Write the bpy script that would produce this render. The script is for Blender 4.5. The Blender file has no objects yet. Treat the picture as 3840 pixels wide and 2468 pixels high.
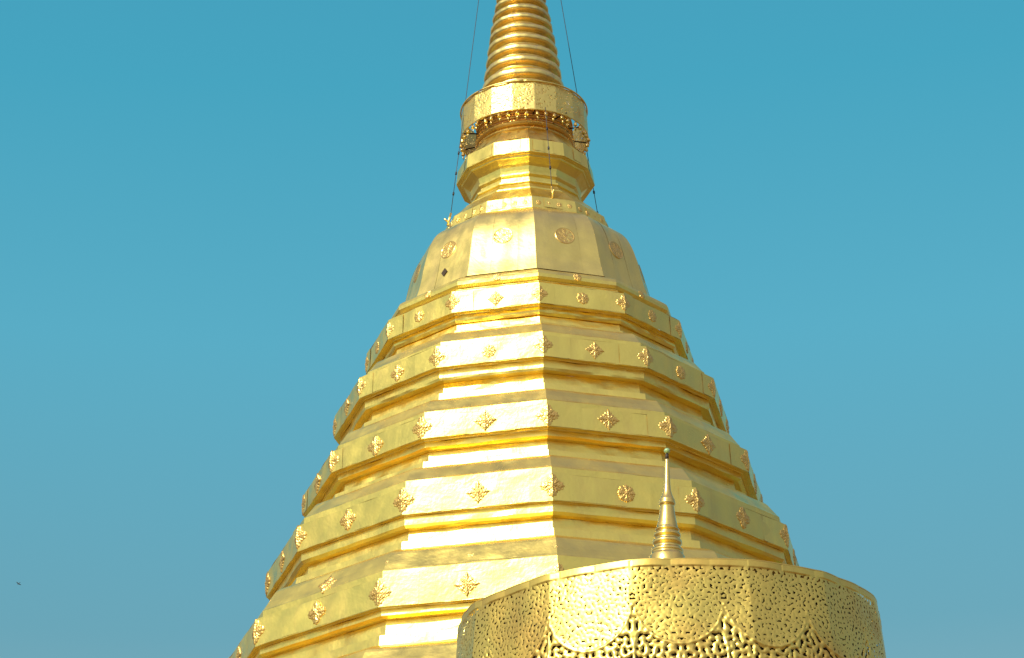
import bpy, math, random
import numpy as np
from mathutils import Vector, Matrix

PI = math.pi
R = math.radians
scene = bpy.context.scene
COL = scene.collection
EYE = 1.6                                   # camera height over the paving

# ------------------------------------------------------------------ camera
cam_d = bpy.data.cameras.new('camera')
cam = bpy.data.objects.new('camera', cam_d)
COL.objects.link(cam)
cam_d.sensor_fit = 'HORIZONTAL'
cam_d.sensor_width = 36.0
cam_d.lens = 8475.06 / 3840 * 36.0
cam_d.clip_start = 0.1
cam_d.clip_end = 20000
cF = Vector((-0.00767204, 0.90508771, 0.42515572))
cR = Vector((0.99965056, 0.01769723, -0.0196356))
cU = Vector((0.02529602, -0.42485651, 0.90490721))
cam.matrix_world = Matrix(((cR.x, cU.x, -cF.x, 0), (cR.y, cU.y, -cF.y, 0), (cR.z, cU.z, -cF.z, EYE), (0, 0, 0, 1)))
scene.camera = cam

# ------------------------------------------------------------------ sky and sun
SUN_AZ, SUN_EL = R(38), R(37)               # behind the camera and to its left
SUN = Vector((-math.sin(SUN_AZ) * math.cos(SUN_EL), -math.cos(SUN_AZ) * math.cos(SUN_EL), math.sin(SUN_EL)))
world = bpy.data.worlds.new('World')
scene.world = world
world.use_nodes = True
wt = world.node_tree
wt.nodes.clear()
wo = wt.nodes.new('ShaderNodeOutputWorld')
bg = wt.nodes.new('ShaderNodeBackground')
sky = wt.nodes.new('ShaderNodeTexSky')
sky.sky_type = 'NISHITA'
sky.sun_disc = False
sky.sun_elevation = SUN_EL
sky.sun_rotation = math.atan2(SUN.x, SUN.y) % (2 * PI)
sky.air_density = 1.0
sky.dust_density = 1.0
sky.ozone_density = 1.0
tint = wt.nodes.new('ShaderNodeMix'); tint.data_type = 'RGBA'; tint.blend_type = 'MULTIPLY'
tint.inputs[0].default_value = 1.0
tint.inputs[7].default_value = (0.70, 1.68, 1.46, 1)
wt.links.new(sky.outputs[0], tint.inputs[6])
tc = wt.nodes.new('ShaderNodeTexCoord')
sep = wt.nodes.new('ShaderNodeSeparateXYZ')
wt.links.new(tc.outputs['Generated'], sep.inputs[0])
def ramp(stops):
    r = wt.nodes.new('ShaderNodeValToRGB')
    e = r.color_ramp.elements
    while len(e) < len(stops): e.new(0.5)
    for k, (p, c) in enumerate(stops):
        e[k].position = p; e[k].color = (*c, 1)
    return r
# clear teal sky opposite the sun, paler towards the horizon (by sine of elevation)
el = ramp([(0.0, (0.48, 0.45, 0.40)), (0.18, (0.33, 0.38, 0.38)), (0.30, (0.150, 0.360, 0.445)), (0.42, (0.105, 0.432, 0.578)),
           (0.52, (0.060, 0.395, 0.555)), (0.75, (0.05, 0.30, 0.48)), (1.0, (0.05, 0.25, 0.43))])
wt.links.new(sep.outputs['Z'], el.inputs[0])
dot = wt.nodes.new('ShaderNodeVectorMath'); dot.operation = 'DOT_PRODUCT'
dot.inputs[1].default_value = SUN
wt.links.new(tc.outputs['Generated'], dot.inputs[0])
half = wt.nodes.new('ShaderNodeMath'); half.operation = 'MULTIPLY_ADD'
half.inputs[1].default_value = 0.5; half.inputs[2].default_value = 0.5
wt.links.new(dot.outputs['Value'], half.inputs[0])
# milky haze round the sun (by angle to the sun)
hzr = ramp([(0.36, (0.24, 0.245, 0.29)), (0.44, (0.31, 0.30, 0.32)), (0.52, (0.37, 0.355, 0.36)), (0.60, (0.49, 0.465, 0.46)), (0.735, (0.67, 0.62, 0.56)), (0.82, (0.55, 0.57, 0.58)), (0.90, (0.85, 0.82, 0.70)), (1.0, (1.8, 1.6, 1.2))])
wt.links.new(half.outputs[0], hzr.inputs[0])
# teal cone ahead of the camera; haze added elsewhere to warm the gold's reflections
cl = wt.nodes.new('ShaderNodeVectorMath'); cl.operation = 'DOT_PRODUCT'
cl.inputs[1].default_value = (0.0, 0.9, 0.436)
wt.links.new(tc.outputs['Generated'], cl.inputs[0])
mr = wt.nodes.new('ShaderNodeMapRange'); mr.interpolation_type = 'SMOOTHSTEP'
mr.inputs[1].default_value = 0.95; mr.inputs[2].default_value = 0.72
wt.links.new(cl.outputs['Value'], mr.inputs[0])
hz = wt.nodes.new('ShaderNodeMix'); hz.data_type = 'RGBA'
wt.links.new(mr.outputs[0], hz.inputs[0])
zm = wt.nodes.new('ShaderNodeMapRange'); zm.interpolation_type = 'SMOOTHSTEP'
zm.inputs[1].default_value = 0.70; zm.inputs[2].default_value = 0.95
wt.links.new(sep.outputs['Z'], zm.inputs[0])
hz2 = wt.nodes.new('ShaderNodeMix'); hz2.data_type = 'RGBA'
hz2.inputs[7].default_value = (0.40, 0.38, 0.58, 1)      # bluer overhead
wt.links.new(zm.outputs[0], hz2.inputs[0]); wt.links.new(hzr.outputs[0], hz2.inputs[6])
wt.links.new(el.outputs[0], hz.inputs[6]); wt.links.new(hz2.outputs[2], hz.inputs[7])
up = wt.nodes.new('ShaderNodeVectorMath'); up.operation = 'SCALE'; up.inputs['Scale'].default_value = 10.0
wt.links.new(hz.outputs[2], up.inputs[0])
fin_ = wt.nodes.new('ShaderNodeMix'); fin_.data_type = 'RGBA'; fin_.inputs[0].default_value = 0.8
wt.links.new(tint.outputs[2], fin_.inputs[6]); wt.links.new(up.outputs[0], fin_.inputs[7])
wt.links.new(fin_.outputs[2], bg.inputs['Color'])
bg.inputs['Strength'].default_value = 0.1
wt.links.new(bg.outputs[0], wo.inputs['Surface'])

sd = bpy.data.lights.new('sun', 'SUN')
sd.energy = 4.0
sd.angle = R(0.53)
sd.color = (1.0, 0.95, 0.86)
so = bpy.data.objects.new('sun', sd)
COL.objects.link(so)
so.location = SUN * 60
so.rotation_euler = SUN.to_track_quat('Z', 'Y').to_euler()

scene.view_settings.view_transform = 'Standard'
scene.view_settings.look = 'None'
scene.view_settings.exposure = 0.0
scene.view_settings.gamma = 1.0
scene.cycles.glossy_bounces = 8
scene.cycles.max_bounces = 12

rng = np.random.default_rng(7)
random.seed(7)

# ------------------------------------------------------------------ materials
def gold(name, base, rough, rvar=0.08, wave=0.15, wave_scale=2.5, fine=0.05, fine_scale=30, stain_refl=None, stain_refl_amt=0.0,
         streak=True, stain_refl_scale=1.2, stain_refl_from=0.5):  # second tint: stains, and on the drum painted-in reflections
    m = bpy.data.materials.new(name)
    m.use_nodes = True
    t = m.node_tree; n = t.nodes; L = t.links
    b = n['Principled BSDF']
    b.inputs['Metallic'].default_value = 1.0
    co = n.new('ShaderNodeTexCoord')
    mp = n.new('ShaderNodeMapping')
    mp.inputs['Scale'].default_value = (1, 1, 0.22 if streak else 1)
    L.new(co.outputs['Object'], mp.inputs[0])
    ns = n.new('ShaderNodeTexNoise')
    ns.inputs['Scale'].default_value = stain_refl_scale * (3 if streak else 1)
    ns.inputs['Detail'].default_value = 8; ns.inputs['Roughness'].default_value = 0.65
    L.new(mp.outputs[0], ns.inputs['Vector'])
    mr = n.new('ShaderNodeMapRange')
    mr.inputs[1].default_value = stain_refl_from; mr.inputs[2].default_value = stain_refl_from + 0.28
    mr.inputs[3].default_value = 0; mr.inputs[4].default_value = stain_refl_amt
    L.new(ns.outputs[0], mr.inputs[0])
    # every sheet of the cladding has a tone of its own
    at = n.new('ShaderNodeAttribute'); at.attribute_name = 'tone'
    tm = n.new('ShaderNodeMapRange')
    tm.inputs[3].default_value = 0.94; tm.inputs[4].default_value = 1.04
    L.new(at.outputs['Fac'], tm.inputs[0])
    mul = n.new('ShaderNodeVectorMath'); mul.operation = 'SCALE'
    mul.inputs[0].default_value = base
    L.new(tm.outputs[0], mul.inputs['Scale'])
    mx = n.new('ShaderNodeMix'); mx.data_type = 'RGBA'
    L.new(mul.outputs[0], mx.inputs[6])
    mx.inputs[7].default_value = (*(stain_refl or base), 1)
    L.new(mr.outputs[0], mx.inputs[0])
    L.new(mx.outputs[2], b.inputs['Base Color'])
    # roughness: blotchy
    n2 = n.new('ShaderNodeTexNoise'); n2.inputs['Scale'].default_value = 5; n2.inputs['Detail'].default_value = 5
    L.new(co.outputs['Object'], n2.inputs['Vector'])
    rr = n.new('ShaderNodeMapRange')
    rr.inputs[1].default_value = 0.3; rr.inputs[2].default_value = 0.7
    rr.inputs[3].default_value = rough - rvar; rr.inputs[4].default_value = rough + rvar
    L.new(n2.outputs[0], rr.inputs[0])
    ad = n.new('ShaderNodeMath'); ad.operation = 'MULTIPLY_ADD'
    L.new(mr.outputs[0], ad.inputs[0]); ad.inputs[1].default_value = 0.15
    L.new(rr.outputs[0], ad.inputs[2])
    L.new(ad.outputs[0], b.inputs['Roughness'])
    # crumpled sheet: broad dents and a fine grain
    d1 = n.new('ShaderNodeTexNoise'); d1.inputs['Scale'].default_value = wave_scale; d1.inputs['Detail'].default_value = 3
    d1.inputs['Distortion'].default_value = 0.6
    L.new(co.outputs['Object'], d1.inputs['Vector'])
    b1 = n.new('ShaderNodeBump'); b1.inputs['Strength'].default_value = wave; b1.inputs['Distance'].default_value = 0.1
    L.new(d1.outputs[0], b1.inputs['Height'])
    d2 = n.new('ShaderNodeTexNoise'); d2.inputs['Scale'].default_value = fine_scale; d2.inputs['Detail'].default_value = 3
    L.new(co.outputs['Object'], d2.inputs['Vector'])
    b2 = n.new('ShaderNodeBump'); b2.inputs['Strength'].default_value = fine; b2.inputs['Distance'].default_value = 0.02
    L.new(d2.outputs[0], b2.inputs['Height']); L.new(b1.outputs[0], b2.inputs['Normal'])
    L.new(b2.outputs[0], b.inputs['Normal'])
    return m

G = (0.96, 0.745, 0.195)
M_sheet = gold('gold_sheet', G, 0.35, wave=0.13, wave_scale=2.2, fine=0.10, stain_refl=(0.62, 0.42, 0.17), stain_refl_amt=0.45)
M_bell = gold('gold_bell_sheet', (0.94, 0.725, 0.225), 0.36, stain_refl=(0.60, 0.43, 0.20), stain_refl_amt=0.6, wave=0.08)
M_orn = gold('gold_relief', (0.94, 0.60, 0.18), 0.34, wave=0.0, fine=0.12, fine_scale=60, stain_refl=(0.6, 0.34, 0.1), stain_refl_amt=0.4, streak=False)
M_spire = gold('gold_spire', (0.93, 0.70, 0.25), 0.33, wave=0.06, fine=0.12, fine_scale=35, stain_refl=(0.42, 0.34, 0.26), stain_refl_amt=0.9, streak=False, stain_refl_scale=7)
M_hoop = gold('gold_hoop', (0.94, 0.71, 0.22), 0.38, wave=0.1, wave_scale=6, fine=0.1, stain_refl=(0.55, 0.33, 0.15), stain_refl_amt=0.6, streak=False, stain_refl_scale=5)
M_drum = gold('gold_filigree', (0.94, 0.69, 0.175), 0.37, stain_refl_from=0.45, wave=0.03, wave_scale=6, fine=0.03, stain_refl=(0.60, 0.36, 0.10), stain_refl_amt=0.9, streak=False, stain_refl_scale=2.2)  # brown mottling paints in reflections of unseen roofs and trees
M_fin = gold('gold_polished', (0.93, 0.66, 0.22), 0.24, wave=0.04, fine=0.05, stain_refl=(0.6, 0.4, 0.15), stain_refl_amt=0.3, streak=False, stain_refl_scale=8)

def plain(name, col, rough, metal=0.0):
    m = bpy.data.materials.new(name); m.use_nodes = True
    t = m.node_tree; b = t.nodes['Principled BSDF']
    ns = t.nodes.new('ShaderNodeTexNoise'); ns.inputs['Scale'].default_value = 9; ns.inputs['Detail'].default_value = 6
    mx = t.nodes.new('ShaderNodeMix'); mx.data_type = 'RGBA'
    mx.inputs[6].default_value = (*[c * 0.75 for c in col], 1); mx.inputs[7].default_value = (*[min(1, c * 1.2) for c in col], 1)
    t.links.new(ns.outputs[0], mx.inputs[0]); t.links.new(mx.outputs[2], b.inputs['Base Color'])
    b.inputs['Roughness'].default_value = rough; b.inputs['Metallic'].default_value = metal
    return m
M_wire = plain('dark_steel', (0.05, 0.05, 0.06), 0.5, 0.6)
M_iron = plain('dark_iron', (0.04, 0.03, 0.025), 0.6, 0.3)
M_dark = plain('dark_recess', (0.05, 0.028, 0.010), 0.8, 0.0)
M_glass = plain('pale_green_glass', (0.30, 0.46, 0.22), 0.2)
M_bird = plain('grey_feathers', (0.13, 0.15, 0.16), 0.8)
M_stone = plain('terrace_stone', (0.55, 0.45, 0.33), 0.6)

def paving():
    m = bpy.data.materials.new('warm_paving'); m.use_nodes = True
    t = m.node_tree; b = t.nodes['Principled BSDF']
    co = t.nodes.new('ShaderNodeTexCoord')
    br = t.nodes.new('ShaderNodeTexBrick')
    br.inputs['Scale'].default_value = 1.0
    br.inputs['Brick Width'].default_value = 0.6; br.inputs['Row Height'].default_value = 0.6; br.offset = 0
    br.inputs['Mortar Size'].default_value = 0.008
    br.inputs['Color1'].default_value = (0.19, 0.125, 0.055, 1); br.inputs['Color2'].default_value = (0.15, 0.095, 0.04, 1)
    br.inputs['Mortar'].default_value = (0.2, 0.16, 0.12, 1)
    t.links.new(co.outputs['Object'], br.inputs['Vector'])
    t.links.new(br.outputs[0], b.inputs['Base Color']); b.inputs['Roughness'].default_value = 0.5
    return m
M_pave = paving()

# ------------------------------------------------------------------ mesh helpers
def mesh_obj(name, V, F, mat, parent=None, smooth=True, tone=None):
    me = bpy.data.meshes.new(name)
    V = np.asarray(V, np.float32).reshape(-1, 3)
    if isinstance(F, np.ndarray) and F.ndim == 2:
        nf, k = F.shape
        me.vertices.add(len(V)); me.vertices.foreach_set('co', V.ravel())
        me.loops.add(nf * k); me.loops.foreach_set('vertex_index', F.astype(np.int32).ravel())
        me.polygons.add(nf)
        me.polygons.foreach_set('loop_start', np.arange(0, nf * k, k, dtype=np.int32))
        me.update(calc_edges=True); me.validate()
    else:
        me.from_pydata(V.tolist(), [], [tuple(f) for f in F]); me.update()
    me.polygons.foreach_set('use_smooth', [smooth] * len(me.polygons))
    if tone is not None and len(tone) == len(me.vertices):
        a = me.attributes.new('tone', 'FLOAT', 'POINT'); a.data.foreach_set('value', np.asarray(tone, np.float32))
    me.materials.append(mat)
    o = bpy.data.objects.new(name, me)
    COL.objects.link(o)
    if parent: o.parent = parent
    return o

def empty(name, loc, label, cat, group=None):
    o = bpy.data.objects.new(name, None); COL.objects.link(o)
    o.location = loc; o.empty_display_size = 0.3
    o['label'] = label; o['category'] = cat
    if group: o['group'] = group
    return o

class Grid:
    """collects quad grids (each with its own vertices, so that edges between grids stay sharp)"""
    def __init__(s): s.V = []; s.F = []; s.T = []; s.n = 0
    def add(s, P, tone=0.5, flip=False):
        a, b = P.shape[:2]
        i = np.arange(a * b).reshape(a, b) + s.n
        q = np.stack([i[:-1, :-1], i[1:, :-1], i[1:, 1:], i[:-1, 1:]], -1).reshape(-1, 4)
        if flip: q = q[:, ::-1]
        s.V.append(P.reshape(-1, 3)); s.F.append(q); s.T.append(np.full(a * b, tone)); s.n += a * b
    def build(s, name, mat, parent, smooth=True):
        return mesh_obj(name, np.concatenate(s.V), np.concatenate(s.F), mat, parent, smooth, np.concatenate(s.T))

PHI = R(3.6548)                 # azimuth of the front corner; azimuth 0 looks at the camera, positive to the right
N = 12
def pol(r, az, z):              # chedi axis coordinates, z over the paving
    return np.stack([r * np.sin(az), -r * np.cos(az), z + 0 * r], -1)

def wob(n, k, seed, scale=1.0):
    """crumple of one sheet edge: n samples along the face, zero at both corners"""
    g = np.random.default_rng(seed * 131 + k * 17 + 5)
    u = np.linspace(0, 1, n); y = np.zeros(n)
    for f in range(2, 9):
        y += g.normal() * np.sin(PI * f * u + 0) / f ** 0.7
    return y * np.sin(PI * u) ** 0.4 * scale

def sector(G_, prof, amps, seed, nu=40, n=N, phi=PHI, half=False, belly=0.0025):
    """loft a profile [(r,z)...] round the n-sided tower, each face a crumpled sheet per profile step"""
    for k in range(-n // 2, n // 2):
        a0 = phi + k * 2 * PI / n; a1 = phi + (k + 1) * 2 * PI / n
        u = np.linspace(0, 1, nu + 1)
        am = (a0 + a1) / 2
        nx, ny = math.sin(am), -math.cos(am)
        rows = []
        for j, (r, z) in enumerate(prof):
            A = pol(np.array(r), np.array(a0), z); B = pol(np.array(r), np.array(a1), z)
            P = A + (B - A) * u[:, None]
            w = wob(nu + 1, k, seed * 50 + j, amps[j] if hasattr(amps, '__len__') else amps)
            P = P + np.stack([w * nx, w * ny, w * 0.5], -1)
            rows.append(P)
        for j in range(len(prof) - 1):
            nv = 4
            t = np.linspace(0, 1, nv + 1)[:, None, None]
            P = rows[j][None] * (1 - t) + rows[j + 1][None] * t
            w = wob(nu + 1, k, seed * 77 + j, 1.0)
            g = np.random.default_rng(seed * 991 + j * 31 + k)
            ph = g.uniform(0, 6.28, 3)
            inner = (np.sin(PI * t[:, :, 0]) * (w[None] * belly * 1.2 + belly * 0.8 * np.sin(u[None] * 21 + ph[0] + 2 * t[:, :, 0]) * np.sin(u[None] * PI) ** .5))
            dr = prof[j + 1][0] - prof[j][0]; dz = prof[j + 1][1] - prof[j][1]
            ln = math.hypot(dr, dz) + 1e-9
            nr, nz = -dz / ln, dr / ln
            P = P + inner[..., None] * np.array([nx * nr, ny * nr, nz])
            G_.add(np.transpose(P, (1, 0, 2)), tone=g.uniform(0, 1))

def lathe(G_, prof, nseg=96, tone=0.5):
    a = np.linspace(-PI, PI, nseg + 1)
    for j in range(len(prof) - 1):
        pass
    P = np.stack([pol(np.full(nseg + 1, r), a, z) for r, z in prof], 1)
    G_.add(P, tone)

def smooth_prof(pts, sub=4):
    """Catmull-Rom through (r,z) points"""
    p = [pts[0]] + list(pts) + [pts[-1]]
    out = []
    for i in range(1, len(p) - 2):
        for s in range(sub):
            t = s / sub
            q = []
            for c in (0, 1):
                a, b, d, e = p[i - 1][c], p[i][c], p[i + 1][c], p[i + 2][c]
                q.append(0.5 * (2 * b + (d - a) * t + (2 * a - 5 * b + 4 * d - e) * t * t + (3 * b - a - 3 * d + e) * t ** 3))
            out.append(tuple(q))
    out.append(tuple(pts[-1]))
    return out

def tube(P, r, nseg=8):
    """tube along a polyline -> V,F"""
    V = []; F = []
    P = [Vector(p) for p in P]
    for i, p in enumerate(P):
        d = (P[min(i + 1, len(P) - 1)] - P[max(i - 1, 0)]).normalized()
        x = d.orthogonal().normalized(); y = d.cross(x)
        rr = r[i] if hasattr(r, '__len__') else r
        for k in range(nseg):
            a = 2 * PI * k / nseg
            V.append(p + x * rr * math.cos(a) + y * rr * math.sin(a))
    for i in range(len(P) - 1):
        for k in range(nseg):
            F.append((i * nseg + k, i * nseg + (k + 1) % nseg, (i + 1) * nseg + (k + 1) % nseg, (i + 1) * nseg + k))
    F.append(tuple(range(nseg))[::-1]); F.append(tuple(range((len(P) - 1) * nseg, len(P) * nseg)))
    return V, F

def join(parts):
    V = []; F = []
    for v, f in parts:
        o = len(V); V += [tuple(x) for x in v]; F += [tuple(i + o for i in q) for q in f]
    return V, F

def sphere(c, r, nu=10, nv=6, sz=1.0):
    V = [(c[0], c[1], c[2] + r * sz)]; F = []
    for i in range(1, nv):
        t = PI * i / nv
        for k in range(nu):
            a = 2 * PI * k / nu
            V.append((c[0] + r * math.sin(t) * math.cos(a), c[1] + r * math.sin(t) * math.sin(a), c[2] + r * sz * math.cos(t)))
    V.append((c[0], c[1], c[2] - r * sz)); e = len(V) - 1
    for k in range(nu):
        F.append((0, 1 + k, 1 + (k + 1) % nu)); F.append((e, e - nu + (k + 1) % nu, e - nu + k))
    for i in range(nv - 2):
        for k in range(nu):
            a = 1 + i * nu + k; b = 1 + i * nu + (k + 1) % nu
            F.append((a, a + nu, b + nu, b))
    return V, F

# ------------------------------------------------------------------ ground and the chedi's base
ga = np.linspace(0, 2 * PI, 97)
gr = np.array([0.001, 8, 20, 60, 200, 800, 3000, 9000.])
gx = Grid(); gx.add(np.stack([np.stack([r * np.cos(ga), 24 + r * np.sin(ga), 0 * ga], -1) for r in gr], 0), flip=False)
ground = gx.build('ground', M_pave, None); ground['kind'] = 'structure'

AX = (0.0, 24.0, 0.0)
chedi = empty('chedi', AX, 'tall gilded twelve-sided chedi with stepped tiers, bell and ringed spire', 'pagoda')

Z = lambda z: z + EYE
tb = Grid()
sector(tb, [(5.1, Z(2.9)), (5.25, Z(2.6)), (5.25, Z(1.2)), (5.7, Z(0.9)), (5.7, -0.05)], 0.002, 90, nu=8)
tb.build('base', M_sheet, chedi)
tb = Grid()
sector(tb, [(5.7, 0.95), (6.6, 0.9), (6.6, -0.05)], 0.0, 91, nu=4)
tb.build('plinth', M_stone, chedi)

# ------------------------------------------------------------------ ornaments
def ornament_fn(s, kind, seed):
    """relief of beaded petals on a small plate; returns u, v, h grids"""
    g = np.random.default_rng(seed)
    nt, nr = 96, 16
    th = np.linspace(0, 2 * PI, nt + 1); q = np.linspace(0, 1, nr + 1) ** 0.9
    T, Q = np.meshgrid(th, q, indexing='ij')
    if kind == 'diamond':
        out = s * (0.98 / (np.abs(np.cos(T)) + np.abs(np.sin(T))) + 0.05 * np.abs(np.cos(2 * T)) ** 3)
        out *= 1 + 0.06 * np.cos(16 * T)
    elif kind == 'quatrefoil':
        out = s * (0.66 + 0.34 * np.abs(np.cos(2 * T)) ** 1.5) * (1 + 0.06 * np.cos(20 * T))
    elif kind == 'flower':
        out = s * (0.80 + 0.12 * np.abs(np.cos(4 * T))) * (1 + 0.05 * np.cos(24 * T))
    else:
        out = s * np.ones_like(T)
    rho = out * Q
    x = rho * np.cos(T); y = rho * np.sin(T)
    h = 0.16 * s * (1 - Q ** 2.2) + 0.05 * s
    pet = np.cos(8 * T) * np.sin(PI * np.clip((Q - .18) / .8, 0, 1)) * 0.05 * s
    f = 2 * PI / (s * 0.24); p = g.uniform(0, 6, 4)
    bead = 0.055 * s * np.sin(f * x + p[0] + np.sin(f * .6 * y + p[1])) * np.sin(f * y + p[2] + np.sin(f * .6 * x + p[3]))
    boss = 0.10 * s * np.exp(-(Q / 0.17) ** 2)
    h = h + pet + bead * (Q > 0.05) * (Q < 0.97) + boss
    if kind == 'disc':
        h = 0.035 * s + 0.10 * s * np.exp(-((Q - .93) / .05) ** 2) + bead * 0.9 * (Q < .85) + 0.05 * s * np.cos(8 * T) * (Q < .8) * Q + boss * .7
        h[:, -1] = 0
    h = h * 0.48
    h[:, -1] = -0.01
    return x, y, h

def ornament_mesh(name, r0, z0, r1, z1, t, s, kind, seed, corner, offu=0.0, sy=1.0):
    """a relief set on the band between (r0,z0) above and (r1,z1) below at fraction t, facing azimuth 0 (or folded over a corner)"""
    u, v, h = ornament_fn(s, kind, seed)
    v = v * sy
    r = r0 + (r1 - r0) * t; z = z0 + (z1 - z0) * t
    c15 = math.cos(PI / N)
    dr, dz = r1 - r0, z1 - z0
    dra = dr * c15                                     # apothem change
    ln = math.hypot(dra, dz)
    nr, nz = -dz / ln, dra / ln                        # outward normal of the face, in its radial plane
    h = h + 0.004
    vd = v                                             # along the slope, positive up
    if not corner:
        ap = r * c15
        rad = ap + vd * (-dra / ln) + nr * h; zz = z + vd * (-dz / ln) + nz * h
        P = np.stack([u + offu, -rad, zz], -1)
    else:
        a = np.abs(u); sg = np.sign(u)
        ch = math.tan(PI / N)
        def face(side):
            th = side * PI / N
            apr = r * c15
            rad = apr + vd * (-dra / ln) + nr * h; zz = z + vd * (-dz / ln) + nz * h
            edge = (apr + vd * (-dra / ln) + nr * h) * ch        # distance from face middle to corner
            tx = -side * edge + side * a
            # face centred at azimuth side*15deg
            return np.stack([rad * math.sin(th) + tx * math.cos(th), -rad * math.cos(th) + tx * math.sin(th), zz], -1)
        P = np.where((sg >= 0)[..., None], face(1), face(-1))
    G_ = Grid(); G_.add(P)
    V = np.concatenate(G_.V); F = np.concatenate(G_.F)
    me_o = mesh_obj(name, V, F, M_orn, None, True)
    return me_o

def place_copies(src, ks, parent, half):
    first = True
    for k in ks:
        o = src if first else src.copy()
        if not first: COL.objects.link(o)
        o.parent = parent
        o.rotation_euler = (0, 0, PHI + (k + (0.5 if half else 0)) * 2 * PI / N + (random.uniform(-.006, .006) if half else 0))
        o.location = (0, 0, random.uniform(-.012, .012) if src.name.startswith(('band', 'corner')) else 0)
        first = False

# ------------------------------------------------------------------ tiers
# measured corner radii and heights (over the eye): slope start, band top, band bottom, strip top, strip bottom, riser top, plinth bottom
TIERS = [
    dict(s=(1.77, 11.045), bt=(1.790, 11.013), bb=(1.905, 10.683), st=(1.825, 10.662), sb=(1.815, 10.600), rt=(1.785, 10.590), pb=(1.855, 10.445)),
    dict(s=(1.855, 10.445), bt=(2.160, 10.227), bb=(2.265, 9.885), st=(2.192, 9.826), sb=(2.190, 9.772), rt=(2.095, 9.762), pb=(2.210, 9.527)),
    dict(s=(2.210, 9.527), bt=(2.520, 9.277), bb=(2.600, 8.946), st=(2.512, 8.916), sb=(2.480, 8.866), rt=(2.425, 8.856), pb=(2.560, 8.630)),
    dict(s=(2.560, 8.630), bt=(2.914, 8.373), bb=(2.985, 7.986), st=(2.935, 7.945), sb=(2.915, 7.868), rt=(2.848, 7.850), pb=(3.000, 7.616)),
    dict(s=(3.000, 7.616), bt=(3.363, 7.280), bb=(3.445, 6.883), st=(3.385, 6.848), sb=(3.350, 6.800), rt=(3.292, 6.790), pb=(3.428, 6.507)),
    dict(s=(3.428, 6.507), bt=(3.830, 6.160), bb=(3.930, 5.690), st=(3.860, 5.650), sb=(3.830, 5.590), rt=(3.77, 5.575), pb=(3.900, 5.250)),
    dict(s=(3.900, 5.250), bt=(4.300, 4.860), bb=(4.410, 4.320), st=(4.330, 4.270), sb=(4.300, 4.200), rt=(4.200, 4.150), pb=(4.380, 3.800)),
]
KINDS_MID = ['diamond', 'diamond', 'diamond', 'diamond', 'diamond', 'diamond', 'diamond']
SIZES = [0.094, 0.105, 0.120, 0.124, 0.128, 0.13, 0.13]
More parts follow.
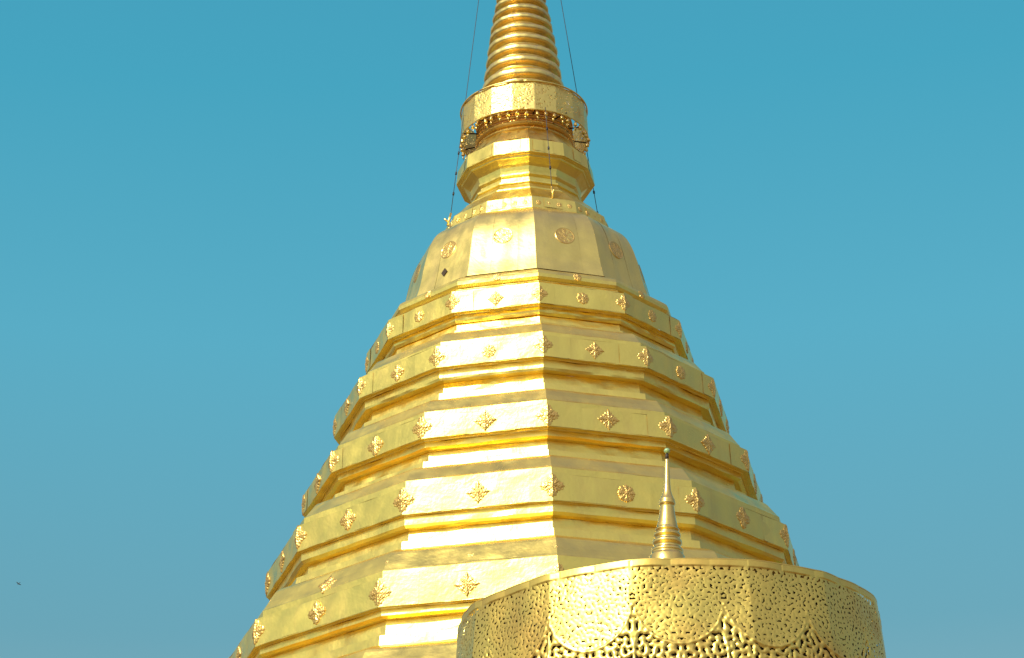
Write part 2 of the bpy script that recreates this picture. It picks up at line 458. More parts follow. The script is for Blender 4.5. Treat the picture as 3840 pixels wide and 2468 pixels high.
for i, t in enumerate(TIERS):
    z = lambda p: (p[0], Z(p[1]))
    g = Grid()
    s, bt, bb, st, sb, rt, pb = [z(t[q]) for q in ('s', 'bt', 'bb', 'st', 'sb', 'rt', 'pb')]
    hb = bt[1] - bb[1]
    fm = (bb[0] - 0.006, bt[1] - 0.25 * hb)
    st = (st[0], bb[1] - 0.010)
    deep = 0.095 + 0.01 * i
    ri = st[0] - deep
    zi = bb[1] - 0.012
    # sloped roof of the tier: a shallow cavetto with a lip
    prof = [(s[0] - 0.03, s[1] + 0.004)]
    if i > 0:
        dr_, dz_ = bt[0] - s[0], bt[1] - s[1]
        for q, w in ((0.30, 0.12), (0.52, 0.24), (0.60, 0.31), (0.66, 0.40), (0.80, 0.66), (0.93, 0.90)):
            prof.append((s[0] + dr_ * q, s[1] + dz_ * w))
        prof.append((bt[0] - 0.010, bt[1] + 0.010))
    prof += [bt]
    sector(g, prof, [0.001] * len(prof), 10 + i, nu=30, belly=0.0008)
    hem = 0.012
    sector(g, [bt, (bt[0] + 0.004, bt[1] - 0.33 * hb)], [0.001, 0.001], 230 + i, nu=40, belly=0.0022)
    sector(g, [(bt[0] - 0.01, fm[1] - 0.012), (fm[0] - 0.012, fm[1] + 0.004), fm], [0.0, 0.002, 0.002], 250 + i, nu=40, belly=0.001)
    prof = [fm, (bb[0], bb[1] + hem), bb]
    sector(g, prof, [0.002, 0.002, 0.002], 30 + i, nu=48, belly=0.0032)
    bt = fm
    # soffit: recessed fillet, strip (rounded), riser with a stepped foot
    o_ = bb[0] - st[0]
    pr = [bb, (bb[0] - 0.012, bb[1] + 0.001), (st[0] + o_ * 0.25, bb[1] + 0.003), (st[0] + o_ * 0.22, bb[1] - 0.006), (st[0] - 0.002, bb[1] - 0.006), st]
    sector(g, pr, [0.002, 0.0015, 0.001, 0.0015, 0.0015, 0.003], 50 + i, nu=48, belly=0.0005)
    h = st[1] - sb[1]
    pr = ([st, (st[0] + 0.003, st[1] - h * 0.80), (sb[0] - 0.004, sb[1] - h * 0.05), (sb[0] - 0.016, sb[1] - 0.003), (rt[0] - 0.004, rt[1] + 0.004), rt] if i else
              [st, (st[0] + 0.006, st[1] - h * 0.42), (st[0] + 0.001, st[1] - h * 0.72), (sb[0] - 0.008, sb[1] - 0.004), (rt[0] - 0.012, rt[1] + 0.006), rt])
    sector(g, pr, [0.003, 0.0045, 0.0045, 0.0045, 0.002, 0.002], 70 + i, nu=48, belly=0.0005)
    f = 0.62
    mid = (rt[0] + 0.018, rt[1] + (pb[1] - rt[1]) * f)
    step = (pb[0] - 0.012, mid[1] - 0.006)
    pr = [rt, mid]
    sector(g, pr, [0.002, 0.002], 110 + i, nu=48, belly=0.0045)
    pr = [mid, step, pb, (pb[0] - 0.03, pb[1] - 0.012)]
    sector(g, pr, [0.002, 0.002, 0.002, 0.002], 130 + i, nu=40, belly=0.0012)
    # cover plates folded over the corners and lapped seams on the band
    for k in range(-6, 6):
        gg = np.random.default_rng(1000 + i * 40 + k)
        az = PHI + k * 2 * PI / N
        for side in (-1, 1):
            w = gg.uniform(0.16, 0.42) * (0.7 + 0.1 * i)
            if gg.random() < 0.3: continue
            am = az + side * PI / N
            off = 0.0035
            up = 0.014 if gg.random() < 0.4 else -0.006
            def pt(fr, d, o):
                r_ = bt[0] + (bb[0] - bt[0]) * fr; z_ = bt[1] + (bb[1] - bt[1]) * fr
                C = pol(np.array(r_), np.array(az), z_)
                D = pol(np.array(r_), np.array(az + side * 2 * PI / N), z_)
                T = (D - C) / np.linalg.norm(D - C)
                n_ = np.array([math.sin(am), -math.cos(am), 0.18])
                return C + T * d + n_ * o + np.array([0, 0, 0.0])
            ft = -up / (bt[1] - bb[1]); tl = gg.uniform(-.6, 1); tl2 = gg.uniform(-1, 1)
            fs = np.linspace(ft, 0.985, 6); ds = np.linspace(0, w, 8)
            P = np.array([[pt(fr, d, off + 0.003 * d / w * tl + 0.002 * fr * tl2) for d in ds] for fr in fs])
            if side > 0: P = P[:, ::-1]
            tn = gg.uniform(0, 1)
            g.add(np.transpose(P, (1, 0, 2))[::1], tn, flip=True if side < 0 else True)
        # one more lap seam inside the face
        if gg.random() < 0.8:
            pass
    tier = g.build('tier', M_sheet, chedi)
    if i < 6:
        s_ = SIZES[i]
        ck = [k for k in range(-3, 4)]; mk = [k for k in range(-3, 3)]
        tt = 0.47
        src = ornament_mesh('corner_ornament', *bt, *bb, tt, s_ * 1.05, 'quatrefoil', 200 + i, True, sy=1.0)
        place_copies(src, ck, tier, False)
        # middle ornaments: a few differ from the diamond pattern
        groups = {'diamond': [], 'quatrefoil': [], 'flower': []}
        for k in mk:
            kd = 'diamond'
            if i == 0: kd = {0: 'flower', 1: 'flower', -1: 'diamond'}.get(k, 'flower')
            if i == 1: kd = {-1: 'flower', 1: 'flower', -2: 'quatrefoil'}.get(k, 'diamond')
            if i == 2: kd = {-2: 'quatrefoil'}.get(k, 'diamond')
            if i == 3: kd = {0: 'flower', -2: 'quatrefoil', 1: 'quatrefoil'}.get(k, 'diamond')
            if i == 4: kd = {-2: 'quatrefoil'}.get(k, 'diamond')
            groups[kd].append(k)
        for kd, ks in groups.items():
            if ks:
                src = ornament_mesh('band_ornament', *bt, *bb, tt, s_ * (0.84 if kd == 'flower' else 0.97), kd, 230 + i * 3, False)
                place_copies(src, ks, tier, True)
    bt = z(t['bt'])
    if i == 4:
        src = ornament_mesh('small_rosette', bt[0] - 0.14, bt[1] + 0.20, bt[0] - 0.02, bt[1] + 0.02, .45, 0.045, 'flower', 300, True)
        place_copies(src, [-2, -1, 0, 1], tier, False)
        src = ornament_mesh('small_rosette', bt[0] - 0.14, bt[1] + 0.20, bt[0] - 0.02, bt[1] + 0.02, .5, 0.045, 'flower', 301, False)
        place_copies(src, [-1, 0, 1], tier, True)
        src = ornament_mesh('slope_ornament', bt[0] - 0.14, bt[1] + 0.20, bt[0] - 0.02, bt[1] + 0.02, .6, 0.135, 'diamond', 302, False)
        place_copies(src, [-2], tier, True)
    if i == 5:
        src = ornament_mesh('small_rosette', bt[0] - 0.14, bt[1] + 0.20, bt[0] - 0.02, bt[1] + 0.02, .5, 0.06, 'flower', 303, False)
        place_copies(src, [-2, -1], tier, True)

# ------------------------------------------------------------------ bell base moulding, bell, collar
g = Grid()
mo = [(1.56, Z(11.275)), (1.690, Z(11.210)), (1.715, Z(11.195)), (1.750, Z(11.165)), (1.768, Z(11.125)), (1.765, Z(11.085)), (1.740, Z(11.055)), (1.715, Z(11.035)), (1.70, Z(11.02)), (1.80, Z(11.005))]
sector(g, mo, [0.001] * len(mo), 160, nu=30, belly=0.0006)
bm_ = g.build('bell_moulding', M_sheet, chedi)
src = ornament_mesh('moulding_rosette', 1.750, Z(11.165), 1.768, Z(11.105), .6, 0.055, 'flower', 310, False)
place_copies(src, [-3, -2, -1, 0, 1, 2], bm_, True)

g = Grid()
bp = smooth_prof([(1.035, Z(12.330)), (1.10, Z(12.300)), (1.20, Z(12.235)), (1.275, Z(12.155)), (1.328, Z(12.060)), (1.375, Z(11.940)), (1.415, Z(11.790)), (1.448, Z(11.640)), (1.485, Z(11.470)), (1.535, Z(11.300))], 4)
# one smooth sheet per face: shared rows inside the face, sharp corners between faces
for k in range(-6, 6):
    a0 = PHI + k * 2 * PI / N; a1 = a0 + 2 * PI / N
    gg = np.random.default_rng(400 + k)
    am = (a0 + a1) / 2
    cuts = [0, gg.uniform(.22, .38), gg.uniform(.60, .78), 1.0]
    for q in range(3):
        u = np.linspace(cuts[q], cuts[q + 1], 15); rows = []
        ph = gg.uniform(0, 6, 6); loc = np.linspace(0, 1, 15); tl = gg.uniform(-.003, .003)
        for j, (r, z) in enumerate(bp):
            A = pol(np.array(r), np.array(a0), z); B = pol(np.array(r), np.array(a1), z)
            P = A + (B - A) * u[:, None]
            tz = j / len(bp)
            w = tl * (loc - .5) + 0.0022 * np.sin(u * 9 + ph[0] + 2 * tz) * np.sin(PI * u) * math.sin(PI * tz) + 0.0014 * np.sin(u * 21 + ph[1] + 3 * tz) * np.sin(PI * u)
            rows.append(P + w[:, None] * np.array([math.sin(am), -math.cos(am), 0.2]))
        g.add(np.stack(rows, 1), gg.uniform(0, 1))
bell = g.build('bell', M_bell, chedi)
src = ornament_mesh('medallion', 1.375, Z(11.940), 1.448, Z(11.640), .42, 0.120, 'disc', 320, False)
place_copies(src, [-3, -2, -1, 0, 1, 2], bell, True)
# the dark diamond opening under the left medallion
def bell_pt(az, zc, off):
    rr = np.interp(-zc, [-z for r, z in bp], [r for r, z in bp]) * math.cos(PI / N) + off
    return rr
zz = Z(11.50); rr = bell_pt(0, zz, 0.012); d = 0.045
V = [(0, -rr + 0.010 - 0.0, zz + d * 1.25), (d, -rr, zz), (0, -rr - 0.014, zz - d * 1.25), (-d, -rr, zz)]
V += [(x * 1.0, y + 0.03, z) for x, y, z in V]
F = [(3, 2, 1, 0), (0, 1, 5, 4), (1, 2, 6, 5), (2, 3, 7, 6), (3, 0, 4, 7)]
dm = mesh_obj('diamond_opening', V, F, M_dark, bell, False)
dm.rotation_euler = (0, 0, PHI - 1.5 * 2 * PI / N)
dm['label'] = 'small dark diamond opening below the left medallion'

g = Grid()
cp = [(0.775, Z(12.735)), (0.838, Z(12.680)), (0.930, Z(12.575)), (1.005, Z(12.505)), (1.012, Z(12.500)), (1.020, Z(12.488)), (1.050, Z(12.345)), (1.052, Z(12.329)), (1.02, Z(12.322))]
sector(g, cp, [0.001] * len(cp), 170, nu=24, belly=0.002)
for k in range(-6, 6):
    # uneven patches lapped over the collar
    gg = np.random.default_rng(500 + k)
    am = PHI + (k + .5) * 2 * PI / N
    for q in range(2):
        u0 = gg.uniform(0.05, 0.6); u1 = u0 + gg.uniform(0.2, 0.35)
        rows = []
        for r, z in ((1.022, Z(12.484)), (1.048, Z(12.35))):
            A = pol(np.array(r), np.array(PHI + k * 2 * PI / N), z); B = pol(np.array(r), np.array(PHI + (k + 1) * 2 * PI / N), z)
            nrm = np.array([math.sin(am), -math.cos(am), 0.2])
            rows.append(np.stack([A + (B - A) * uu + nrm * o for uu, o in ((u0, 0.003 + q * .003), (u1, 0.004 + q * .004))]))
        g.add(np.stack(rows, 1), gg.uniform(0, 1))
collar = g.build('collar', M_sheet, chedi)
for j, (of, sz) in enumerate(((-0.19, .034), (-0.06, .038), (0.07, .036), (0.19, .032))):
    src = ornament_mesh('collar_boss', 1.022, Z(12.484), 1.050, Z(12.345), .55, sz, 'flower', 330 + j, False, offu=of)
    place_copies(src, [-3, -2, -1, 0, 1, 2], collar, True)

# ------------------------------------------------------------------ waist and ledge under the spire
g = Grid()
wp = [(0.838, Z(13.188)), (0.812, Z(13.190)), (0.806, Z(13.182)), (0.780, Z(13.180)), (0.772, Z(13.160)), (0.755, Z(13.156)), (0.695, Z(13.112)), (0.672, Z(13.090)),
      (0.655, Z(13.015)), (0.668, Z(13.008)), (0.668, Z(12.985)), (0.652, Z(12.970)), (0.640, Z(12.958)), (0.640, Z(12.920)), (0.664, Z(12.905)), (0.690, Z(12.890)), (0.690, Z(12.868)), (0.672, Z(12.858)),
      (0.690, Z(12.820)), (0.705, Z(12.790)), (0.735, Z(12.775)), (0.735, Z(12.755)), (0.770, Z(12.745)), (0.772, Z(12.722)), (0.70, Z(12.71))]
sector(g, wp, [0.0008] * len(wp), 180, nu=16, belly=0.0006)
g.build('waist', M_sheet, chedi)
g = Grid()
lp = [(0.575, Z(13.66)), (0.640, Z(13.56)), (0.760, Z(13.415)), (0.810, Z(13.378)), (0.818, Z(13.372)), (0.838, Z(13.200)), (0.838, Z(13.188))]
sector(g, lp, [0.001] * len(lp), 190, nu=24, belly=0.0016)
for k in range(-6, 6):
    gg = np.random.default_rng(600 + k)
    am = PHI + (k + .5) * 2 * PI / N
    for q in range(2):
        u0 = gg.uniform(0.0, 0.5); u1 = u0 + gg.uniform(0.3, 0.45)
        gq = gg.uniform(-1, 1)
        pr = [(0.645, Z(13.556)), (0.758, Z(13.42))] if q else [(0.8195, Z(13.364)), (0.8365, Z(13.21))]
        rows = []
        for r, z in pr:
            A = pol(np.array(r), np.array(PHI + k * 2 * PI / N), z); B = pol(np.array(r), np.array(PHI + (k + 1) * 2 * PI / N), z)
            nrm = np.array([math.sin(am), -math.cos(am), 0.3])
            rows.append(np.stack([A + (B - A) * uu + nrm * o for uu, o in ((u0, 0.0035 + .002 * gq), (u1, 0.0035 - .002 * gq))]))
        g.add(np.stack(rows, 1), gg.uniform(0, 1))
g.build('ledge', M_sheet, chedi)

# ------------------------------------------------------------------ spire: base roll, stacked rings
g = Grid()
tor = [(0.56, Z(13.63))]
for c_r, c_z, a_ in ((0.555, 13.665, 0.035), (0.560, 13.740, 0.050), (0.560, 13.820, 0.036), (0.552, 13.895, 0.040), (0.545, 13.985, 0.050), (0.528, 14.095, 0.055)):
    for q in range(9):
        th = -PI / 2 + PI * q / 8
        tor.append((c_r + a_ * math.cos(th), Z(c_z + a_ * math.sin(th))))
tor.append((0.45, Z(14.17)))
lathe(g, tor[::-1], 96)
g.build('spire_base', gold('gold_base_shade', (0.82, 0.50, 0.13), 0.28, wave=0.06, fine=0.1, stain_refl=(0.35, 0.22, 0.08), stain_refl_amt=0.8, streak=False, stain_refl_scale=4), chedi)  # deeper gold paints in the hoop's shade on the base roll
# crest heights and radii, measured, continued upwards to the tip
crest = [(14.30, 0.530), (14.493, 0.505), (14.690, 0.4806), (14.866, 0.4596), (15.040, 0.4376), (15.205, 0.4134), (15.362, 0.390), (15.514, 0.3664)]
while crest[-1][1] > 0.07:
    zl, rl = crest[-1]
    crest.append((zl + max(0.06, 0.150 * (rl / 0.37) ** 0.7), rl * 0.935 - 0.004))
core = Grid()
lathe(core, [(0.0, Z(crest[-1][0] + 0.3)), (crest[-1][1] * .6, Z(crest[-1][0] + 0.05)), (0.345, Z(14.9)), (0.42, Z(13.85)), (0.42, Z(13.80))], 64)
spire = core.build('spire', M_spire, chedi)
for j, (zc, rc) in enumerate(crest):
    prev = crest[j + 1][0] - zc if j + 1 < len(crest) else 0.06
    hh = prev
    gg = np.random.default_rng(700 + j)
    pr = []
    # flat-faced hoop with rounded lips, then a hollow below and a thinner roll in the hollow
    dp = 0.75 + 0.25 * min(1, rc / 0.45)
    pr += [(rc - 0.125 * dp, zc + 0.36 * hh), (rc - 0.03, zc + 0.345 * hh), (rc - 0.012, zc + 0.32 * hh), (rc - 0.003, zc + 0.24 * hh), (rc, zc + 0.12 * hh), (rc - 0.001, zc),
           (rc - 0.006, zc - 0.07 * hh), (rc - 0.018, zc - 0.12 * hh), (rc - 0.05, zc - 0.15 * hh), (rc - 0.085 * dp, zc - 0.18 * hh)]
    for q in range(7):
        th = PI / 2 - PI * q / 6
        pr.append((rc - 0.088 * dp + 0.024 * max(0, math.cos(th)), zc - 0.33 * hh + 0.12 * hh * math.sin(th)))
    pr += [(rc - 0.115 * dp, zc - 0.50 * hh), (rc - 0.135 * dp, zc - 0.66 * hh)]
    g = Grid()
    a = np.linspace(-PI, PI, 121)
    w1 = 0.0035 * np.sin(a * 7 + gg.uniform(0, 6)) + 0.002 * np.sin(a * 19 + gg.uniform(0, 6))
    w1[-1] = w1[0]
    sgz = 0.004 * np.sin(a * 3 + gg.uniform(0, 6)); sgz[-1] = sgz[0]
    P = np.stack([pol(r + w1 * (1 if r > rc - 0.06 else .3), a, Z(z) + sgz) for r, z in pr], 1)
    g.add(P, gg.uniform(0, 1))
    g.build('ring', M_spire, spire)

# ------------------------------------------------------------------ pierced hoop round the foot of the spire
RH = 0.772; ZB, ZT = Z(13.788), Z(14.19)
na, nz_ = 420, 34
gg = np.random.default_rng(77)
a = np.linspace(-PI, PI, na + 1)
zz = np.linspace(ZT, ZB, nz_ + 1)
A, ZZ = np.meshgrid(a, zz, indexing='ij')
fa = (A / (2 * PI) * 18 + 0.5) % 1.0 - 0.5
RR = RH * (0.15 + 0.85 * math.cos(PI / 18) / np.cos(fa * 2 * PI / 18)) + 0.004 * np.sin(A * 5 + 1) - 0.012 * ((ZZ - ZB) / (ZT - ZB)) ** 2
RR[-1] = RR[0]
# scalloped lower edge
low = (ZZ - ZB) / (ZT - ZB)
ZZ2 = ZZ + (1 - low) * 0.012 * np.abs(np.sin(A * 17)) 
P = np.stack([RR * np.sin(A), -RR * np.cos(A), ZZ2], -1)
idx = np.arange((na + 1) * (nz_ + 1)).reshape(na + 1, nz_ + 1)
q = np.stack([idx[:-1, :-1], idx[1:, :-1], idx[1:, 1:], idx[:-1, 1:]], -1)
ca = (np.arange(na) % 12)[:, None]; cz = np.arange(nz_)[None, :]
noise = gg.random((na, nz_))
noise = noise + 0.12 * (np.sin(ca * PI / 6) * np.cos(cz * 1.05))
hole = ((noise > 0.87) & (cz > 1) & (cz < nz_ - 2) & ((cz % 6) != 0) & ((ca != 0) | (cz % 2 == 0)))
dent_ = np.zeros((na + 1, nz_ + 1)); dent_[:-1, :-1] = hole; dent_[1:, :-1] = np.maximum(dent_[1:, :-1], hole); 
sh = (RR - 0.002 * dent_) / RR
P[..., 0] *= sh; P[..., 1] *= sh
hole &= gg.random((na, nz_)) < 0.6
F = q[~hole]
hoop = mesh_obj('spire_hoop', P.reshape(-1, 3), F.reshape(-1, 4), M_hoop, chedi, False)
sol = hoop.modifiers.new('thickness', 'SOLIDIFY'); sol.thickness = 0.006; sol.offset = -1
for zc, rr in ((ZT, 0.011), (ZB + 0.01, 0.009)):
    V, F = tube([((RH + 0.004) * math.sin(t), -(RH + 0.004) * math.cos(t), zc) for t in np.linspace(0, 2 * PI, 97)], rr, 6)
    mesh_obj('hoop_rim', V, F, M_hoop, hoop)
# bells under the hoop and the bars that carry it
def bell_mesh():
    pr = [(0.0, 0.0), (0.005, -0.001), (0.006, -0.014), (0.013, -0.020), (0.019, -0.034), (0.022, -0.052), (0.026, -0.060), (0.022, -0.060), (0.0, -0.05)]
    V = []; F = []
    n = 10
    for r, z in pr:
        for k in range(n): V.append((max(r, 1e-4) * math.cos(2 * PI * k / n), max(r, 1e-4) * math.sin(2 * PI * k / n), z))
    for j in range(len(pr) - 1):
        for k in range(n): F.append((j * n + k, (j + 1) * n + k, (j + 1) * n + (k + 1) % n, j * n + (k + 1) % n))
    leaf = ([(-0.002, 0, -0.055), (0.002, 0, -0.055), (0.02, 0, -0.10), (0.0, 0.004, -0.135), (-0.02, 0, -0.10), (0, -0.004, -0.10)], [(0, 1, 2, 5), (0, 5, 4), (5, 2, 3), (4, 5, 3), (0, 4, 3, 2, 1)])
    return join([(V, F), leaf])
V, F = bell_mesh()
src = mesh_obj('hanging_bell', V, F, M_fin, hoop)
nb = 44
for k in range(nb):
    o = src if k == 0 else src.copy()
    if k: COL.objects.link(o)
    o.parent = hoop
    t = 2 * PI * k / nb + 0.05 + random.uniform(-.02, .02)
    o.location = ((RH + 0.002) * math.sin(t), -(RH + 0.002) * math.cos(t), ZB + 0.004 + random.uniform(-.012, .004))
    o.rotation_euler = (random.uniform(-.2, .2), random.uniform(-.2, .2), t + random.uniform(-.6, .6))
V, F = tube([(0, -0.50, Z(13.86)), (0, -RH, Z(13.845))], 0.009, 6)
src = mesh_obj('strut', V, F, M_iron, hoop)
for k in range(12):
    o = src if k == 0 else src.copy()
    if k: COL.objects.link(o)
    o.parent = hoop
    o.rotation_euler = (0, 0, 2 * PI * k / 12 + 0.2)

# ------------------------------------------------------------------ guy wires
def guy(azd, label, t1=1.0):
    w = empty('guy_wire', (0, 24, 0), label, 'wire', 'guy wires staying the spire')
    az = R(azd)
    top = (0.06 * math.sin(az), -0.06 * math.cos(az), Z(19.7)); r0 = 0.955
    bot = (r0 * math.sin(az), -r0 * math.cos(az), Z(12.60))
    lerp = lambda t: tuple(bot[i] + (top[i] - bot[i]) * t for i in range(3))
    P = [lerp(t) for t in np.linspace(0.008, t1, 14)]
    V, F = tube(P, 0.0042, 6)
    mesh_obj('cable', V, F, M_wire, w)
    for t in (0.045, 0.085, 0.125):
        p = lerp(t); p2 = lerp(t + 0.005)
        V, F = tube([p, p2], 0.012, 6)
        mesh_obj('clamp', V, F, M_wire, w)
    # eye bracket on the collar
    q = lerp(0.01); b = (0.99 * math.sin(az), -0.99 * math.cos(az), Z(12.50))
    e = (1.03 * math.sin(az), -1.03 * math.cos(az), Z(12.585))
    V, F = join([tube([b, q], 0.014, 6), tube([(0.97 * math.sin(az), -0.97 * math.cos(az), Z(12.54)), e], 0.012, 6)])
    mesh_obj('bracket', V, F, M_hoop, w)
    return w
guy(-71.35, 'thin dark cable running down the left side of the spire against the sky')
guy(18.65, 'thin dark cable crossing the front of the gilded ledge and waist', 0.172)
guy(108.65, 'thin dark cable running down the right side of the spire against the sky')

# ------------------------------------------------------------------ the ceremonial parasol in the foreground
PX, PY = 0.0, 0.0
def ray_at(px, py, depth):
    d = cF + cR * ((px - 1920) / 8475.06) + cU * ((1234 - py) / 8475.06)
    d = d * (depth / d.y)
    return d
DP = 11.0
c_ = ray_at(2510, 2090, DP)
RD = 1.075
edge = ray_at(2510, 2092, DP - RD)
PZ = EYE + edge.z                                   # height of the rim
para = empty('ceremonial_parasol', (c_.x - 0.022, DP, 0), 'gilded pierced drum-shaped ceremonial parasol with a slim finial in front of the chedi', 'parasol')

nP = 16; cell = 0.0040
HD = 0.80
ncol = 2 * PI * RD / cell; per = int(round(ncol / nP / 2)) * 2; na = per * nP
nt_ = int(HD / cell)
gg = np.random.default_rng(99)
def bandpass(w, h, lam, bw, seed, cellw):
    g_ = np.random.default_rng(seed)
    x = g_.normal(size=(w, h))
    fx = np.fft.fftfreq(w, cellw)[:, None]; fy = np.fft.fftfreq(h, cell)[None]
    f = np.hypot(fx, fy)
    y = np.fft.ifft2(np.fft.fft2(x) * np.exp(-((f * lam - 1) / bw) ** 2)).real
    return y / y.std()
hw = per // 2
cw = 2 * PI * RD / na
def mirrored(lam, bw, seed):
    out = []
    for j in range(3):
        b = bandpass(hw, nt_ + 1, lam, bw, seed + j, cw)
        out.append(np.concatenate([b, b[::-1]], 0))
    return out
fineP = mirrored(0.025, 0.45, 11); coarseP = mirrored(0.034, 0.40, 51); grainP = mirrored(0.016, 0.4, 91)
grain_f = np.concatenate([grainP[k % 3] for k in range(nP)], 0)
fine_f = np.concatenate([fineP[k % 3 if k % 5 else 1] for k in range(nP)], 0)
coarse_f = np.concatenate([coarseP[(k * 2) % 3] for k in range(nP)], 0)
ia = np.arange(na)
ang = 2 * PI * ia / na
u = ((ia % per) + 0.5) / per - 0.5                    # across one panel
tm = np.arange(nt_ + 1) * cell                        # metres under the rim
U, T = np.meshgrid(u, tm, indexing='ij')
rim = 0.036
yU = rim + 0.14 + 0.24 * np.sqrt(np.clip(1 - (np.abs(U) * 2 * 0.99) ** 2.0, 0, 1))
dU = T - yU
fine_f = (fine_f + 0.45 * grain_f) / 1.1
inside = dU < -0.008
ridge = np.exp(-(dU / 0.006) ** 2) * (T > rim)
H = np.where(inside, 0.0012 * (np.clip((fine_f + 0.50) / 0.25, -0.3, 1) - 1), 0.0045 * (np.clip((coarse_f + 0.30) / 0.5, -0.3, 1.0) - 1))
hole = np.where(inside, fine_f < -0.56, coarse_f < -0.34)
# two raised bars with a row of loops between them
for tc_ in (0.500, 0.620):
    bar = np.exp(-((T - tc_) / 0.006) ** 2)
    H = H * (1 - bar) + 0.006 * bar; hole &= bar < 0.35
loopz = (T > 0.51) & (T < 0.61)
lp_ = np.sin(2 * PI * U * 11) * np.sin(PI * (T - 0.51) / 0.1)
H = np.where(loopz, 0.008 * np.tanh(2.2 * (np.abs(np.cos(PI * U * 11)) - 0.45 + 0.3 * np.cos((T - .56) * 70)) + 0.5 * coarse_f), H)
hole = np.where(loopz, (np.abs(np.cos(PI * U * 11)) < 0.38) & (np.abs(T - .56) < 0.03), hole)
H = H * (1 - ridge) + ridge * 0.005; hole &= ridge < 0.3
stem = np.exp(-((np.abs(U) - 0.5) / 0.014) ** 2) * (T > 0.40)
H = H * (1 - stem) + 0.003 * stem; hole &= stem < 0.4
# plain rim with saw-tooth openings below it in places
top = T < rim
H = np.where(top, 0.001, H); hole &= ~top
toothx = (U * per / 8.0) % 1.0
panel = (ia // per)
jagged = np.isin(panel, [0, 1, 2, 3, 13, 14])[:, None] & (np.abs((U * 3.0) % 1.0 - 0.5) < 0.33)
tooth = jagged & (T > rim) & (T < rim + 0.020) & (np.abs(toothx - 0.5) < (T - rim) / 0.020 * 0.5)
hole |= tooth
foot = T > HD - 0.05
H = np.where(foot, 0.008, H); hole &= ~foot
# soften the relief by one cell
for _ in range(1):
    H = (H + np.roll(H, 1, 0) + np.roll(H, -1, 0)) / 3
    H[:, 1:-1] = (H[:, 1:-1] + H[:, :-2] + H[:, 2:]) / 3
ANG = ang[:, None] + 0 * T
wave = 0.005 * np.sin(ANG * 6 + 1.3) + 0.003 * np.sin(ANG * 11 + .4) + 0.0015 * np.sin(ANG * 23 + T * 9) + 0.002 * np.sin(T * 14 + ANG * 4)
# sheets of the rim are each dented differently
dent = np.array([np.random.default_rng(900 + j).uniform(-.0015, .0015) for j in range(40)])
dl = ((ANG / (2 * PI) * 37) % 1.0); di = (ANG / (2 * PI) * 37).astype(int)
wave = wave + np.where(T < rim, dent[di] * (dl - .5) * 2 + 0.004 * np.sin(dl * PI), 0)
# the drum is made of flat sheets bent at the joints
TURN = R(-11.75)
joints = np.radians([-180, -152, -120, -92, -63, -34, -12.7, 17.3, 40, 66, 94, 124, 152, 180])
wa = (ANG + TURN + PI) % (2 * PI) - PI
jk = np.clip(np.searchsorted(joints, wa) - 1, 0, len(joints) - 2)
jm = (joints[jk] + joints[jk + 1]) / 2; jh = (joints[jk + 1] - joints[jk]) / 2
flat = np.cos(jh) / np.cos(wa - jm)
flat = 1 + 0.55 * (flat - flat.mean() - 0.004)
RRd = (RD - 0.010) * flat + H + wave + 0.06 * (T / HD)
P = np.stack([RRd * np.sin(ANG), -RRd * np.cos(ANG), PZ - T], -1)
idx = np.arange(na * (nt_ + 1)).reshape(na, nt_ + 1)
nx = np.roll(idx, -1, 0)
q = np.stack([idx[:, :-1], nx[:, :-1], nx[:, 1:], idx[:, 1:]], -1)
hq = hole[:, :-1] & np.roll(hole, -1, 0)[:, :-1] & hole[:, 1:]
F = q[~hq].reshape(-1, 4)[:, ::-1]
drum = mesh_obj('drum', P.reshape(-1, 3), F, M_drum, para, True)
drum.rotation_euler = (0, 0, TURN)
# rim lip, roof, added dark cylinder
g = Grid()
rt_ = RRd[:, 0].mean()
a = np.linspace(0, 2 * PI, 193)
rw = np.interp((a - TURN) % (2 * PI), np.append(ang, 2 * PI), np.append(RRd[:, 0], RRd[0, 0]))
g.add(np.stack([pol(rw + o, a, PZ + dz) for o, dz in ((0.0012, -0.002), (0.001, 0.003), (-0.005, 0.005), (-0.03, 0.003))][::-1], 1))
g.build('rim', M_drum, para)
g = Grid()
lathe(g, [(0.05, PZ + 0.285), (0.30, PZ + 0.20), (0.70, PZ + 0.09), (1.02, PZ + 0.004), (1.035, PZ - 0.02)], 96)
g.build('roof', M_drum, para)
g = Grid()
lathe(g, [(0.045, PZ + 0.25), (0.045, 0.6), (0.07, 0.58), (0.09, 0.45), (0.30, 0.40), (0.34, 0.05), (0.36, -0.01)], 32)
g.build('pole', M_fin, para)
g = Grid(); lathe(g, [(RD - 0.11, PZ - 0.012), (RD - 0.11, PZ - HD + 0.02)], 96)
g.build('shade_cylinder', M_dark, para)  # dark cylinder added so the drum's holes look unlit inside
V, F = join([tube([(0, 0, PZ - 0.30), (math.sin(t) * 1.0, -math.cos(t) * 1.0, PZ - 0.05)], 0.012, 6) for t in np.linspace(0, 2 * PI, 9)[:-1]])
mesh_obj('rib', V, F, M_iron, para)

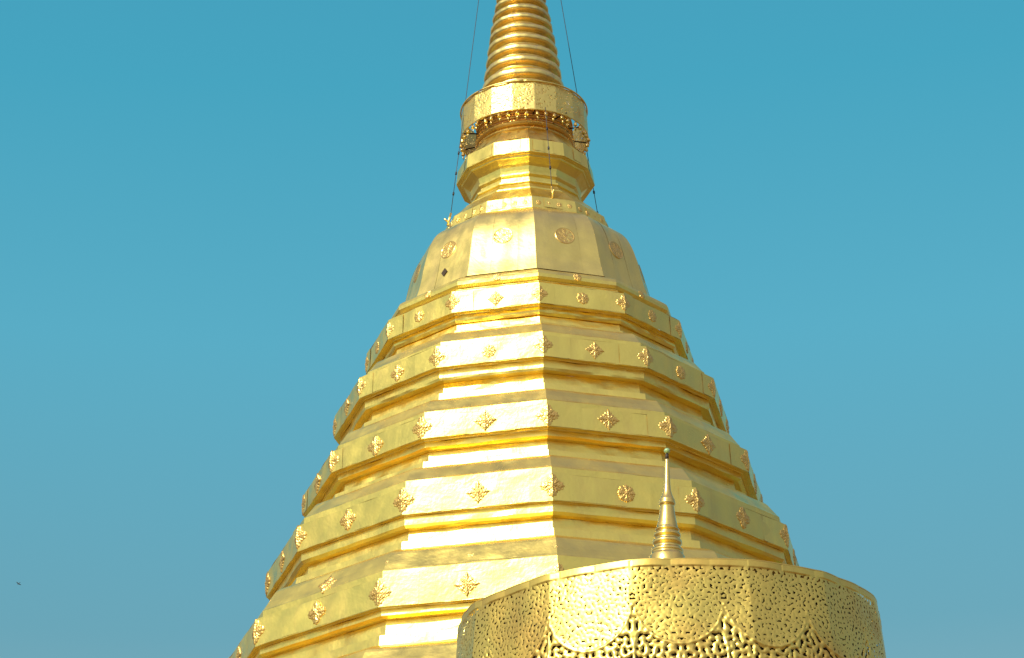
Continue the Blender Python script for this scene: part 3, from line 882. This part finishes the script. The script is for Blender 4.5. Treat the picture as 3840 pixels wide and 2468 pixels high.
# finial: z-pixels of the close view -> metres at the axis depth
fx = ray_at(2380 + 410 / 3.422, 1660 + 1450 / 3.422, DP)
def fz(yz):
    return EYE + ray_at(2500, 1660 + yz / 3.422, DP).z
sc = math.hypot(DP, fx.z) / 8475.06 / 3.422 
fin = [(1650, 232), (1500, 225), (1470, 205), (1455, 190), (1440, 204), (1425, 206), (1405, 198), (1392, 158), (1350, 172), (1335, 188), (1315, 190), (1295, 186), (1282, 148), (1250, 148), (1238, 172), (1220, 172),
       (1205, 168), (1192, 130), (1172, 138), (1160, 155), (1145, 155), (1130, 130), (1100, 134), (1060, 124), (1000, 110), (930, 99), (880, 93), (850, 88), (838, 92), (825, 104), (808, 107), (792, 104), (780, 96),
       (772, 100), (762, 97), (745, 86), (700, 66), (640, 49), (560, 42), (400, 34), (260, 26), (238, 25), (233, 10)]
prof = [(w * sc, fz(y) - 0) for y, w in fin][::-1]
g = Grid(); lathe(g, prof, 64)
finial = g.build('finial', M_fin, para)
dx = fx.x - c_.x + 0.022 + 0.004
th_ = 0.046; z0 = fz(1450)                    # the finial leans a little
finial.rotation_euler = (0, th_, 0)
finial.location = (dx - z0 * math.sin(th_), 0, z0 - z0 * math.cos(th_) + 0.012)
g = Grid(); lathe(g, [(0.001, fz(165)), (20 * sc, fz(170)), (22 * sc, fz(235)), (0.001, fz(240))], 20)
nk = g.build('neck', M_iron, finial)
V, F = sphere((0, 0, fz(132)), 40 * sc, 20, 12, 0.9)
bl = mesh_obj('glass_ball', V, F, M_glass, finial)
bl['label'] = 'pale green ball at the very tip'

# ------------------------------------------------------------------ a bird far off
d = ray_at(70, 2189, 85)
V = []; F = []
def lens(axis_pts, rad):
    return tube(axis_pts, rad, 8)
body = tube([(-.085, 0, 0), (-.06, 0, .004), (-.02, 0, .0), (.03, 0, 0), (.07, 0, .006), (.095, 0, .006), (.11, 0, .004)], [.012, .018, .026, .026, .018, .016, .003], 8)
def wing(s):
    v = [(.035, 0, .008), (-.03, 0, .008), (.05, s * .09, .035), (-.012, s * .09, .030), (.0, s * .2, .02), (-.03, s * .19, .018)]
    v += [(x, y, z - .006) for x, y, z in v]
    f = [(0, 1, 3, 2), (2, 3, 5, 4), (6, 8, 9, 7), (8, 10, 11, 9), (0, 2, 8, 6), (2, 4, 10, 8), (1, 7, 9, 3), (3, 9, 11, 5), (4, 5, 11, 10), (0, 6, 7, 1)]
    return v, f
tail = ([(-.08, .012, 0), (-.08, -.012, 0), (-.14, -.03, 0), (-.14, .03, 0), (-.08, .0, -.006), (-.13, 0, -.005)], [(0, 1, 2, 3), (0, 4, 1), (4, 5, 2, 1), (0, 3, 5, 4), (2, 5, 3)])
V, F = join([body, wing(1), wing(-1), tail])
bird = mesh_obj('bird', V, F, M_bird, None)
bird.location = (d.x, d.y, EYE + d.z)
bird.scale = (.62, .62, .62)
bird.rotation_euler = (R(20), R(30), R(150))
bird['label'] = 'tiny dark bird gliding in the empty sky at lower left'
bird['category'] = 'bird'
